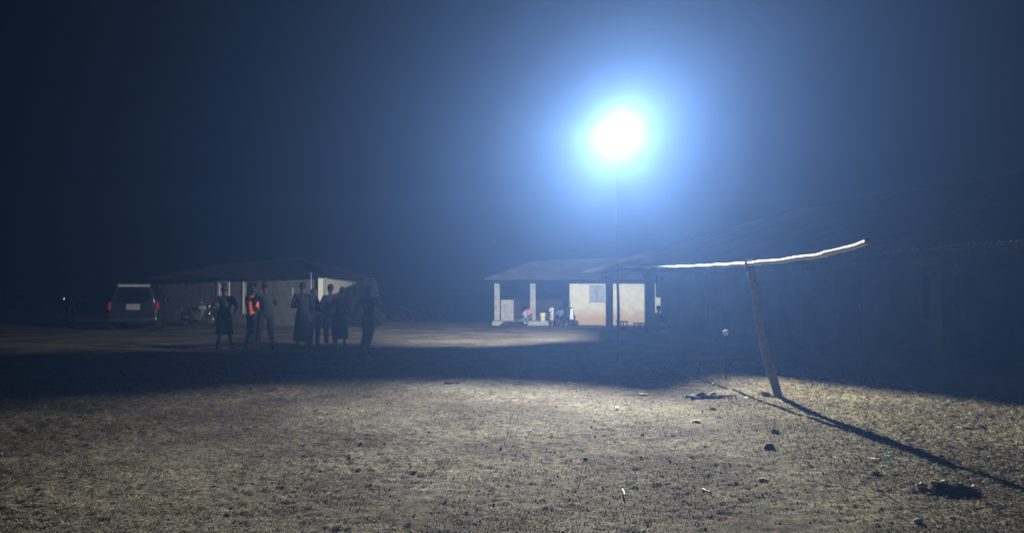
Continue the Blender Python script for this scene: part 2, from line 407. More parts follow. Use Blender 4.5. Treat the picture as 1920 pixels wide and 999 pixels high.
bm = B(); box(bm, (FX(952)-.02, .05, .66), (.62, .16, .98)); obj('low_wall', bm, M_conc, fh, bevel=.02)
bm = B(); box(bm, ((FX(925)+FX(1500))/2, .02, 2.03), (FX(1500)-FX(925), .14, .22)); obj('lintel_beam', bm, M_dwood, fh)
# roof
ex0, ex1 = FX(907), FX(1530)
hip(fh, [(ex0, -1.15), (ex1, -1.15), (ex1, 6.2), (ex0, 6.2)], 2.10, [(ex0+2.7, 2.0), (ex1-2.7, 2.0)], 3.12, M_tin)

# ---- right house with the long porch
A = Vector((3.15, 27.0, 0)); U = Vector((.233, -.972, 0)).normalized(); V = Vector((.972, .233, 0)).normalized()
rh = empty('house', A, math.atan2(U.y, U.x), 'long dark house with porch pillars and a sloping roof, nearest at the right', 'house')
# local x runs along the front towards the camera, local +y is into the house
LN = 27.0
FL = .33
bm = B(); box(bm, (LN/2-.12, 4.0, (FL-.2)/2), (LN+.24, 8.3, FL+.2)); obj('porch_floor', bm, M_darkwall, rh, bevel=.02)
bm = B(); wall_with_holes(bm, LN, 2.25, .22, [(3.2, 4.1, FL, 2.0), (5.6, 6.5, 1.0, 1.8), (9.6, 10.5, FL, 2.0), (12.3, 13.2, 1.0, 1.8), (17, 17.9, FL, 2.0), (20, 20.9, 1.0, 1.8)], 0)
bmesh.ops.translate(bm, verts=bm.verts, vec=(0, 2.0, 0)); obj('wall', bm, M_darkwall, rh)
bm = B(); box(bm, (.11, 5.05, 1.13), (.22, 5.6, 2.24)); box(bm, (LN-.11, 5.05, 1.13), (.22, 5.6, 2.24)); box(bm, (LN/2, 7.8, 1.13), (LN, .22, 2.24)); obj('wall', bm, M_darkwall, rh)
for x in (3.65, 10.05, 17.45):
    bm = B(); box(bm, (x, 2.09, 1.165), (.86, .04, 1.65)); dd = obj('door', bm, M_dwood, rh)
    bm = B(); ball(bm, (x+.32, 2.05, 1.2), .025); obj('handle', bm, M_metal, dd, True)
for x in (6.05, 12.75, 20.45):
    bm = B(); box(bm, (x-.22, 2.09, 1.4), (.42, .04, .78)); box(bm, (x+.22, 2.09, 1.4), (.42, .04, .78)); obj('window', bm, M_dwood, rh)
for i, x in enumerate((.11, 3.45, 7.5, 11.2, 14.9, 18.6, 22.3, 26.2)):
    bm = B(); w = .20 if i == 0 else .24
    prism(bm, [(x-w/2, .0), (x+w/2, .0), (x+w/2, w), (x-w/2, w)], FL, 1.95)
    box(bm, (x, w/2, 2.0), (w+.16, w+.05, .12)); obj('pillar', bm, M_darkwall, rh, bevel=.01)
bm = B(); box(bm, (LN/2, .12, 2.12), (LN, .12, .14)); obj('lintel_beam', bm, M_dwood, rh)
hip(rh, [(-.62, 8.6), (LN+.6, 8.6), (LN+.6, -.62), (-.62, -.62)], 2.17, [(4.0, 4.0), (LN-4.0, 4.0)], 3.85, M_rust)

# ---- left house seen corner-on
C0 = Vector((-8.5, 36.0)); Rr = Vector((-8.85, 50.0)); Lf = Vector((-21.0, 47.0)); Bk = Lf+(Rr-C0)
lh = empty('house', (C0.x, C0.y, 0), 0, 'plaster house coloured dim in front and bright on its lit end wall, behind the group', 'house')
def seg_wall(name, p, q, H, m, holes=(), t=.22, z0=-.4):
    L = (q-p).length; bm = B(); wall_with_holes(bm, L, H, t, list(holes), z0)
    a = math.atan2(q.y-p.y, q.x-p.x)
    bmesh.ops.transform(bm, verts=bm.verts, matrix=Matrix.Translation((p.x-C0.x, p.y-C0.y, 0)) @ Matrix.Rotation(a, 4, 'Z'))
    return obj(name, bm, m, lh), a
LW = (C0-Lf).length
def along(px):  # distance from Lf along the front wall where the sight line through px meets it
    r = (px-960)/FPX; dvec = (C0-Lf)/LW
    return (r*Lf.y-Lf.x)/(dvec.x-r*dvec.y)
h_door = (along(458), along(481), -.1, 2.0); h_win = (along(413), along(427), .95, 1.95); h_w2 = (along(548), along(566), 1.0, 1.75)
_, fa = seg_wall('wall', Lf, C0, 2.27, M_dimwall, [h_door, h_win, h_w2])
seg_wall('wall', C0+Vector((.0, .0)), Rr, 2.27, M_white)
seg_wall('wall', Rr, Bk, 2.27, M_dimwall); seg_wall('wall', Bk, Lf, 2.27, M_dimwall)
fm = Matrix.Translation((Lf.x-C0.x, Lf.y-C0.y, 0)) @ Matrix.Rotation(fa, 4, 'Z')
def fobj(name, bm, m, parent=lh, **kw):
    bmesh.ops.transform(bm, verts=bm.verts, matrix=fm); return obj(name, bm, m, parent, **kw)
bm = B(); x0, x1, z0, z1 = h_win
for c_, s_ in (((x0-.12, -.03, (z0+z1)/2), (.22, .06, z1-z0+.35)), ((x1+.12, -.03, (z0+z1)/2), (.22, .06, z1-z0+.35)), (((x0+x1)/2, -.035, z1+.12), (x1-x0+.5, .06, .18)), (((x0+x1)/2, -.04, z0-.10), (x1-x0+.5, .10, .12))): box(bm, c_, s_)
wf = fobj('window', bm, M_white); bm = B(); box(bm, ((x0+x1)/2, .15, (z0+z1)/2), (x1-x0-.01, .03, z1-z0-.01)); fobj('shutter', bm, M_dwood, wf)
bm = B(); x0, x1, z0, z1 = h_w2; box(bm, ((x0+x1)/2, .1, (z0+z1)/2), (x1-x0-.01, .04, z1-z0-.01)); fobj('window', bm, M_shut)
bm = B(); x0, x1, z0, z1 = h_door; box(bm, ((x0+x1)/2, .15, (z0+z1)/2), (x1-x0-.01, .04, z1-z0-.01)); dd = fobj('door', bm, M_dwood)
bm = B(); box(bm, (x0-.06, -.02, 1.0), (.10, .05, 2.1)); fobj('door_frame', bm, M_white, dd)
bm = B(); box(bm, (LW/2, -.35, .12), (LW, .66, .62)); fobj('plinth', bm, M_dimwall)
cen = (C0+Rr+Lf+Bk)/4
def outw(p, k=.75): v = (p-cen); return p+v.normalized()*k
cs = [outw(p) for p in (Lf, C0, Rr, Bk)]
r1 = (Lf+Bk)/2+(cen-(Lf+Bk)/2)*.55; r2 = (C0+Rr)/2+(cen-(C0+Rr)/2)*.55
hip(lh, [(p.x-C0.x, p.y-C0.y) for p in cs], 2.24, [(r1.x-C0.x, r1.y-C0.y), (r2.x-C0.x, r2.y-C0.y)], 3.4, M_rust)
# pale pipe mast in front of the left house
pm = atY(583, 600, 30.0)
bm = B(); tube(bm, [(0, 0, -.3), (0.01, 0, 1.2), (0, 0, 2.28)], [.03, .028, .026], 8)
o = obj('pipe_post', bm, M_metal, smooth=True); o.location = (pm.x, pm.y, gz(pm.x, pm.y)); tag(o, 'thin pale upright pipe standing before the plaster house corner', 'post')

# ------------------------------------------------------------------ shrub added to form the dark diagonal edge on the end wall
def shrub(name, cx, cy, fn, n, label):
    e = empty(name, (cx, cy, gz(cx, cy)), 0, label, 'shrub')
    m = mat('shrub_leaf', (.009, .013, .006), (.005, .008, .003), 6)
    bm = B()
    for i in range(n):
        p = fn(); s = random.uniform(.05, .11); q = Euler((random.uniform(0, 6), random.uniform(0, 6), random.uniform(0, 6))).to_matrix()
        vs = [bm.verts.new(Vector(p)+q @ Vector(v)*s) for v in ((-1, 0, 0), (0, -.45, .1), (1.1, 0, 0), (0, .45, .1))]
        bm.faces.new(vs)
    obj('foliage', bm, m, e)
    bm = B()
    for i in range(9):
        p = fn(); tube(bm, [(p[0]*.4, p[1]*.4, -.1), (p[0]*.7, p[1]*.7, p[2]*.5), (p[0], p[1], p[2])], [.03, .018, .008], 6)
    obj('stem', bm, M_dwood, e)
def sh_fn():
    # wedge: low near the house corner, higher away from it
    t = random.random(); x = -1.75+2.45*t; hgt = 1.08+1.02*min(1, t/.86) if t < .88 else 2.1-(t-.88)*9
    return (x, random.uniform(-.9, .9)*(.5+.5*t), random.random()**.7*hgt*(1+.05*random.random()))
shrub('shrub', -6.45, 34.6, sh_fn, 8000, 'added dark leafy shrub forming the diagonal dark edge beside the bright end wall')

# ------------------------------------------------------------------ people
def person(x, y, rz, h, label, pose, shirt, legs=None, skirt=None, bare=False, z=None, voxel=.009, group=None, hat=None, sleeve='short'):
    """pose joints are for a 1.76 m figure facing local -Y"""
    s = h/1.76
    P = dict(pel=(0, 0, .95), che=(0, -.01, 1.28), nek=(0, 0, 1.47), hed=(0, -.02, 1.62),
             hl=(.10, 0, .92), hr=(-.10, 0, .92), kl=(.115, -.02, .50), kr=(-.115, -.02, .50), fl=(.13, .02, .085), fr=(-.13, .02, .085),
             sl=(.185, 0, 1.40), sr=(-.185, 0, 1.40), el=(.25, .03, 1.12), er=(-.25, .03, 1.12), wl=(.26, -.06, .88), wr=(-.26, -.06, .88), toe_l=(.16, -.16, .03), toe_r=(-.16, -.16, .03))
    P.update(pose); P = {k_: Vector(v) for k_, v in P.items()}
    e = empty('person', (x, y, gz(x, y) if z is None else z), rz, label, 'person', group); e.scale = (s, s, s)
    bm = B()
    def remesh(o, v=voxel, it=3):
        m_ = o.modifiers.new('remesh', 'REMESH'); m_.mode = 'VOXEL'; m_.voxel_size = v; m_.use_smooth_shade = True
        q = o.modifiers.new('smooth', 'SMOOTH'); q.factor = .5; q.iterations = it
    # torso
    def torso(bm, g, lo=True, hi=True):
        ball(bm, P['pel'], .15+g, 14, (1.08, .78, .85)); ball(bm, P['pel'].lerp(P['che'], .5), .135+g, 14, (1, .74, 1.1))
        ball(bm, P['che'], .165+g, 14, (1.04, .70, 1.05)); capsule(bm, P['sl'].lerp(P['che'], .12), P['sr'].lerp(P['che'], .12), .062+g, .062+g)
        ball(bm, P['nek'].lerp(P['che'], .4), .10+g, 12, (1.15, .75, .8))
        cone(bm, P['pel'], P['che'], .125+g, .14+g, 14)
    torso(bm, 0)
    capsule(bm, P['nek']-Vector((0, 0, .05)), P['hed']-Vector((0, -.015, .06)), .057, .052)
    hd = P['hed']; face = (P['hed']-P['nek']); fy = Vector(P.get('look', (0, -1, 0))).normalized(); rot = fy.to_track_quat('-Y', 'Z').to_euler()
    ball(bm, hd+Vector((0, 0, .025)), .098, 16, (.80, .98, 1.14), rot)
    RM = rot.to_matrix()
    def hp(v): return hd+RM @ Vector(v)
    ball(bm, hp((0, -.035, -.05)), .058, 12, (.95, .9, .85), rot)                    # jaw
    ball(bm, hp((0, -.103, -.008)), .018, 8, (.9, 1, 1.3), rot)                        # nose
    ball(bm, hp((0, -.088, -.052)), .022, 8, (1.3, .6, .6), rot)                      # lips
    for sx in (-1, 1):
        ball(bm, hp((sx*.082, .01, .0)), .024, 8, (.45, .8, 1.2), rot)
        ball(bm, hp((sx*.033, -.082, .03)), .016, 8, (1.2, .7, .6), rot)
    for q in 'lr':
        capsule(bm, P['s'+q], P['e'+q], .052, .040); capsule(bm, P['e'+q], P['w'+q], .041, .027)
        capsule(bm, P['h'+q], P['k'+q], .088, .058); capsule(bm, P['k'+q], P['f'+q], .056, .036)
        ank = P['f'+q]; toe = P['toe_'+q]
        capsule(bm, ank+Vector((0, .02, -.045)), toe, .036, .026)
        # hand: palm, four fingers, thumb
        w = P['w'+q]; dr = (w-P['e'+q]).normalized(); sd = dr.cross(Vector((0, 1, .2))).normalized(); nr = dr.cross(sd).normalized()
        pc = w+dr*.055; capsule(bm, w, pc, .026, .030)
        for i, ln in enumerate((.068, .078, .074, .058)):
            r0 = pc+dr*.022+sd*((i-1.5)*.019); r1_ = r0+dr*ln*.55+nr*.006; r2_ = r1_+dr*ln*.35+nr*.022
            capsule(bm, r0, r1_, .0098, .009, 8); capsule(bm, r1_, r2_, .009, .008, 8)
        t0 = w+dr*.03-sd*.026; t1 = t0-sd*.022+dr*.032; capsule(bm, t0, t1, .012, .010, 8); capsule(bm, t1, t1+dr*.028, .010, .009, 8)
    b = obj('body', bm, M_skin, e, True); remesh(b)
    bm = B(); torso(bm, .013)
    for q in 'lr':
        capsule(bm, P['s'+q], P['s'+q].lerp(P['e'+q], .75 if sleeve == 'short' else 1), .064, .060)
        if sleeve == 'long': capsule(bm, P['e'+q], P['e'+q].lerp(P['w'+q], .9), .056, .042)
    o = obj('shirt', bm, shirt, e, True); remesh(o, .013, 4)
    if legs:
        full = legs[1]
        bm = B(); ball(bm, P['pel']-Vector((0, 0, .02)), .165, 14, (1.08, .80, .8))
        for q in 'lr':
            capsule(bm, P['h'+q], P['k'+q], .104, .078)
            if full: capsule(bm, P['k'+q], P['k'+q].lerp(P['f'+q], .86), .076, .058)
        o = obj('trousers' if full else 'shorts', bm, legs[0], e, True); remesh(o, .013, 4)
    if skirt:
        bm = B(); n = 28; zs = (.98, .9, .7, skirt[1]); rs = (.135, .165, .185, .215)
        rings = []
        for z_, r_ in zip(zs, rs):
            t = (.98-z_)/.98
            rings.append([bm.verts.new((P['pel'].x*(1-t)+math.cos(a)*r_*1.08*(1+.05*t*math.sin(a*7)), P['pel'].y*(1-t)+math.sin(a)*r_*.85*(1+.05*t*math.sin(a*6)), z_)) for a in [2*math.pi*k_/n for k_ in range(n)]])
        for i in range(len(rings)-1):
            for k_ in range(n): bm.faces.new((rings[i][k_], rings[i][(k_+1) % n], rings[i+1][(k_+1) % n], rings[i+1][k_]))
        o = obj('skirt', bm, skirt[0], e, True); sm = o.modifiers.new('s', 'SOLIDIFY'); sm.thickness = .008
    bm = B(); ball(bm, hp((0, .018, .052)), .100, 16, (.86, .98, 1.02), rot)
    for v in list(bm.verts):
        l = RM.inverted() @ (v.co-hd)
        if l.z < .045 and l.y < -.03: bm.verts.remove(v)
        elif l.z < -.03: bm.verts.remove(v)
    o = obj('hair' if not hat else 'cap', bm, hat or M_hair, e, True); so = o.modifiers.new('s', 'SOLIDIFY'); so.thickness = .012
    return e
def cloth(n, c): return mat(n, c, tuple(v*.7 for v in c), 10, rough=.95)
K_dark = cloth('charcoal_cloth', (.022, .024, .028)); K_navy = cloth('navy_cloth', (.014, .02, .035)); K_maroon = cloth('plum_cloth', (.035, .015, .025))
K_orange = cloth('orange_cloth', (.95, .17, .07)); K_grey = cloth('grey_cloth', (.045, .045, .05)); K_green = cloth('olive_cloth', (.03, .04, .03))
K_white = cloth('white_cloth', (.78, .78, .76)); K_blue = cloth('blue_cloth', (.10, .16, .32)); K_pink = cloth('pink_cloth', (.55, .30, .34)); K_khaki = cloth('khaki_cloth', (.2, .19, .14))
def stand(px, py): return at(px, py)
back = R(180)
q = stand(423, 654); person(q.x, q.y, back+R(8), 1.70, 'person in a wide dark skirt and pale collar, leftmost of the group', dict(pel=(.03, 0, .95), che=(-.01, -.01, 1.28), el=(.33, .05, 1.16), wl=(.17, -.06, 1.0), er=(-.31, .02, 1.15), wr=(-.22, -.16, 1.02), fl=(.20, .02, .085), toe_l=(.25, -.15, .03), fr=(-.17, .04, .085), toe_r=(-.20, -.13, .03), hed=(.03, -.04, 1.61)), K_dark, skirt=(K_navy, .42), hat=K_dark)
q = stand(472, 652); person(q.x, q.y, back-R(35), 1.70, 'person in an orange shirt and dark trousers', dict(el=(.24, -.05, 1.12), wl=(.12, -.24, 1.10), er=(-.25, .0, 1.12), wr=(-.22, -.12, .90), hed=(-.03, -.05, 1.60), pel=(-.04, 0, .94), hl=(.06, 0, .92), hr=(-.14, 0, .92), kl=(.13, -.05, .5), fl=(.22, .0, .085), toe_l=(.27, -.17, .03), fr=(-.13, .02, .085)), K_orange, (K_dark, True))
q = stand(499, 656); person(q.x, q.y, back+R(25), 1.82, 'tall person in dark clothes holding both forearms up to the face', dict(el=(.27, -.12, 1.18), wl=(.14, -.25, 1.40), er=(-.27, -.12, 1.18), wr=(-.14, -.25, 1.40), kl=(.15, -.03, .5), fl=(.21, .03, .085), toe_l=(.26, -.14, .03), kr=(-.13, .0, .5), fr=(-.17, .04, .085), toe_r=(-.22, -.13, .03), hed=(.02, -.05, 1.60)), K_green, (K_grey, True), sleeve='long')
q = stand(568, 653); person(q.x, q.y, back+R(5), 1.80, 'person in a dark loose robe facing the houses with folded arms', dict(el=(.26, -.02, 1.12), wl=(.08, -.2, 1.12), er=(-.26, -.02, 1.12), wr=(-.08, -.2, 1.08)), K_dark, skirt=(K_dark, .22), sleeve='long')
q = stand(583, 650); person(q.x, q.y+.3, R(70), 1.62, 'shorter person with white shoes half hidden beside the robed figure', dict(el=(.24, -.08, 1.12), wl=(.2, -.3, 1.02), kl=(.12, -.08, .5), fl=(.13, -.06, .085), toe_l=(.15, -.24, .03)), K_navy, (K_dark, True))
q = stand(617, 650); person(q.x, q.y+.2, back+R(40), 1.74, 'person with a round head of hair standing by the plum dress, arms bent', dict(el=(.25, -.1, 1.14), wl=(.1, -.28, 1.14), er=(-.25, -.05, 1.13), wr=(-.12, -.24, 1.02)), K_dark, (K_navy, True))
q = stand(639, 654); person(q.x, q.y, back-R(12), 1.66, 'person in a long plum coloured dress near the right of the group', dict(hed=(-.04, -.04, 1.60), che=(-.02, -.01, 1.28), el=(.33, .02, 1.16), wl=(.42, -.08, .97), er=(-.27, -.03, 1.14), wr=(-.16, -.2, 1.06)), K_maroon, skirt=(K_maroon, .30))
q = stand(692, 662); person(q.x, q.y, back-R(20), 1.68, 'person walking alone with arms held away, rightmost of the group', dict(el=(.33, .05, 1.17), wl=(.46, .0, .98), er=(-.34, .04, 1.18), wr=(-.50, .0, 1.0), kl=(.19, -.16, .53), fl=(.24, -.04, .12), toe_l=(.27, -.21, .05), kr=(-.07, .03, .50), fr=(-.02, .16, .10), toe_r=(-.05, .0, .03), che=(.03, -.04, 1.28), hed=(.05, -.07, 1.61)), K_dark, (K_grey, True))
# white shoes
q = stand(585, 650)
# people by the far house
SIT = dict(pel=(0, .0, .52), che=(0, -.03, .84), nek=(0, -.05, 1.03), hed=(0, -.08, 1.18), hl=(.10, -.02, .50), hr=(-.10, -.02, .50), kl=(.14, -.42, .52), kr=(-.14, -.42, .52), fl=(.14, -.44, .10), fr=(-.14, -.44, .10), toe_l=(.15, -.60, .03), toe_r=(-.15, -.60, .03), sl=(.185, -.03, .96), sr=(-.185, -.03, .96), el=(.23, -.14, .72), er=(-.23, -.14, .72), wl=(.15, -.34, .62), wr=(-.15, -.34, .62))
FYp = 37.55
def fx(px, Y=FYp): return (px-960)/FPX*Y
person(fx(998)-.12, 37.62, R(-35), 1.45, 'seated person in a pink top leaning by the second porch pillar', SIT, K_pink, (K_khaki, True), voxel=.012, z=-.12)
person(fx(985), 37.5, R(-75), 1.35, 'seated person in grey stretching legs on the porch edge', {**SIT, 'kl': (.1, -.38, .42), 'kr': (-.1, -.38, .42), 'fl': (.1, -.72, .18), 'fr': (-.1, -.72, .18), 'toe_l': (.1, -.84, .12), 'toe_r': (-.1, -.84, .12)}, cloth('pale_cloth', (.5, .52, .55)), (K_blue, True), voxel=.012, z=-.14)
q = at(1036, 610.5); person(q.x, 36.6, R(-60), 1.02, 'small child in a white shirt standing before the porch', dict(el=(.2, -.14, 1.15), wl=(.12, -.32, 1.12), er=(-.2, -.14, 1.15), wr=(-.12, -.32, 1.12)), K_white, (cloth('shorts_cloth', (.6, .45, .45)), False), voxel=.012)
for px_, rz_, h_, k_, lb in ((1051, -30, 1.25, K_blue, 'seated person in blue just right of the white shirted child'), (1065, 25, 1.50, K_navy, 'seated person in navy close to the cream wall corner')):
    qx = fx(px_, 36.9)
    st = empty('stool', (qx, 36.9, gz(qx, 36.9)), 0, 'low dark wooden stool under the ' + lb.replace('seated ', ''), 'stool')
    bm = B(); box(bm, (0, 0, .34*h_/1.76), (.34, .30, .04)); obj('seat', bm, M_dwood, st)
    for a_ in (-1, 1):
        for b_ in (-1, 1):
            bm = B(); tube(bm, [(a_*.15, b_*.13, 0), (a_*.12, b_*.1, .33*h_/1.76)], .018, 6); obj('leg', bm, M_dwood, st)
    person(qx, 36.9, R(rz_), h_, lb, SIT, k_, (K_grey if px_ == 1065 else K_dark, True), voxel=.012)
# white bag beside the last one
qx = fx(1066.5, 36.5)
bm = B(); prism(bm, [(-.09, -.05), (.09, -.06), (.08, .06), (-.08, .05)], .02, .52)
for v in bm.verts:
    if v.co.z > .3: v.co.x *= .7; v.co.y *= .6
o = obj('sack', bm, K_white, smooth=False, bevel=.03); o.location = (qx+.12, 36.45, gz(qx, 36.45)+.30); tag(o, 'narrow white sack held up beside the person in navy', 'sack')
st_b = bmesh.new()
# barrel / bucket
bk = empty('bucket', (fx(1018, 37.75), 37.75, .16), 0, 'tall pale yellow plastic bucket on the porch floor between pillar and child', 'bucket')
M_y = mat('pale_yellow_plastic', (.72, .70, .42), (.64, .62, .38), 5, rough=.4)
bm = B(); cone(bm, (0, 0, 0), (0, 0, .36), .115, .145, 24); obj('pail', bm, M_y, bk, True, bevel=.006)
bm = B(); cone(bm, (0, 0, .345), (0, 0, .375), .155, .155, 24); obj('lid', bm, M_y, bk, False, bevel=.006)
bm = B(); tube(bm, [(.155*math.cos(a), -.02, .35-.13*math.sin(a)) if 0 else (.158*math.cos(a), -.11*math.sin(a)-.05, .33-.14*math.sin(a)) for a in [math.pi*i/12 for i in range(13)]], .005, 6); obj('handle', bm, M_metal, bk, True)
st_b.free()
# heap of dark cloth at the porch foot
def lump(name, c, size, m, label, cat, seed=1, sub=3, amp=.25):
    bm = B(); bmesh.ops.create_icosphere(bm, subdivisions=sub, radius=1)
    for v in bm.verts:
        n = mnoise.noise(v.co*1.7+Vector((seed*3.1, 0, 0)))*amp+mnoise.noise(v.co*4+Vector((0, seed*2.3, 0)))*amp*.5
        v.co *= 1+n; v.co = Vector((v.co.x*size[0], v.co.y*size[1], max(v.co.z*size[2], -size[2]*.35)))
    o = obj(name, bm, m, smooth=True); o.location = (c[0], c[1], (c[2] if len(c) > 2 else gz(c[0], c[1]))+size[2]*.3)
    return tag(o, label, cat)
lump('cloth_heap', (fx(962, 37.0), 37.0), (.62, .3, .16), K_dark, 'low heap of dark cloth on the ground before the half wall', 'heap', 3)
lump('cloth_bundle', (fx(1077, 37.4), 37.5), (.22, .2, .20), K_grey, 'small grey bundle at the foot of the cream wall', 'bundle', 5)
# on the right porch
def to_w(x, y, z=0): v = A+U*x+V*y; return Vector((v.x, v.y, z))
ra = rh.rotation_euler.z
def stool(x, y, label):
    p = to_w(x, y, FL); e = empty('stool', p, ra, label, 'stool')
    bm = B(); box(bm, (0, 0, .19), (.42, .30, .035)); obj('seat', bm, M_dwood, e, bevel=.005)
    for a_ in (-1, 1):
        for b_ in (-1, 1):
            bm = B(); tube(bm, [(a_*.18, b_*.12, 0), (a_*.16, b_*.1, .18)], .018, 6); obj('leg', bm, M_dwood, e)
stool(.25, .5, 'low dark stool on the porch floor by the end pillar')
stool(1.75, .5, 'low dark stool on the porch floor against the stepped pillar')
p = to_w(2.0, 1.0, FL+.02)
person(p.x, p.y, ra+R(200), 1.35, 'dark seated person on the right porch behind the second pillar', {**SIT}, K_maroon, (K_pink, True), z=FL-.26, voxel=.012)
bc = empty('bench', to_w(2.0, 1.03, FL), ra, 'short dark bench under the person on the right porch', 'bench')
bm = B(); box(bm, (0, 0, .10), (.9, .3, .05)); obj('seat', bm, M_dwood, bc, bevel=.005)
for a_ in (-1, 1): bm = B(); box(bm, (a_*.36, 0, .037), (.05, .26, .07)); obj('leg', bm, M_dwood, bc)
# hanging baskets against the second pillar
bm = B(); box(bm, (0, 0, 0), (.30, .12, .62)); o = obj('hanging_sack', bm, K_dark, bevel=.05); o.location = to_w(3.62, .34, 1.66); o.rotation_euler = (0, 0, ra); tag(o, 'dark sack hanging under the eave from the stepped pillar', 'sack')
# pale scrap on the porch front (bright dot)
q = atY(1360, 623, 13.75)
bm = B(); ball(bm, (0, 0, 0), .055, 8, (1, .6, .85))
for v in bm.verts: v.co *= 1+.35*mnoise.noise(v.co*30)
o = obj('plastic_bag', bm, K_white, smooth=False); o.location = (q.x, q.y, q.z)
stp = q
bm = B(); tube(bm, [(0, 0, -q.z-.1), (.0, .02, -.02)], [.008, .006], 6); obj('stick', bm, M_dwood, o); tag(o, 'crumpled white plastic bag caught on a stick in the dark before the right house', 'bag')

# ------------------------------------------------------------------ vehicles
M_paint = mat('dark_car_paint', (.018, .02, .026), (.016, .018, .022), 2, rough=.25, spec=.3)
M_glass = mat('car_glass', (.01, .012, .015), None, 2, rough=.06, spec=.8)
M_tyre = mat('tyre_rubber', (.02, .02, .02), None, 20, rough=.9)
M_rim = mat('alloy', (.5, .5, .5), None, 9, rough=.35, metal=.8)
M_chrome = mat('chrome', (.75, .75, .75), None, 5, rough=.18, metal=1)
M_red = mat('red_lens', (.40, .02, .015), None, 5, rough=.12, spec=.8)
M_plate = mat('number_plate', (.26, .26, .25), None, 5, rough=.5)
def wheel(parent, c, r, w, ax='x'):
    e = empty('wheel', c); e.parent = parent
    n = 28; pts_ = [(0, math.cos(a)*(r-w*.3), math.sin(a)*(r-w*.3)) if ax == 'x' else (math.cos(a)*(r-w*.3), 0, math.sin(a)*(r-w*.3)) for a in [2*math.pi*i/n for i in range(n)]]
    bm = B()
    n = 32; prof = [(-w/2, r*.66), (-w/2, r*.93), (-w*.35, r), (w*.35, r), (w/2, r*.93), (w/2, r*.66)]
    rings = [[bm.verts.new((t_, math.cos(a)*rr, math.sin(a)*rr) if ax == 'x' else (math.cos(a)*rr, t_, math.sin(a)*rr)) for t_, rr in prof] for a in [2*math.pi*i/n for i in range(n)]]
    for i in range(n):
        for j in range(6): bm.faces.new((rings[i][j], rings[i][(j+1) % 6], rings[(i+1) % n][(j+1) % 6], rings[(i+1) % n][j]))
    obj('tyre', bm, M_tyre, e, True)
    bm = B(); d1 = Vector((w*.4, 0, 0)) if ax == 'x' else Vector((0, w*.4, 0))
    cone(bm, -d1*.5, d1*.5, .12*r*2, .12*r*2, 14)
    for i in range(6 if ax == 'x' else 10):
        a = 2*math.pi*i/(6 if ax == 'x' else 10); v = Vector((0, math.cos(a), math.sin(a))) if ax == 'x' else Vector((math.cos(a), 0, math.sin(a)))
        tube(bm, [v*r*.1, v*r*.68], .035*r*2 if ax == 'x' else .006, 6)
    tube(bm, [(Vector((0, math.cos(a), math.sin(a))) if ax == 'x' else Vector((math.cos(a), 0, math.sin(a))))*r*.67 for a in [2*math.pi*i/28 for i in range(28)]], .025 if ax == 'x' else .016, 8, True)
    obj('rim', bm, M_rim, e, True)
    return e
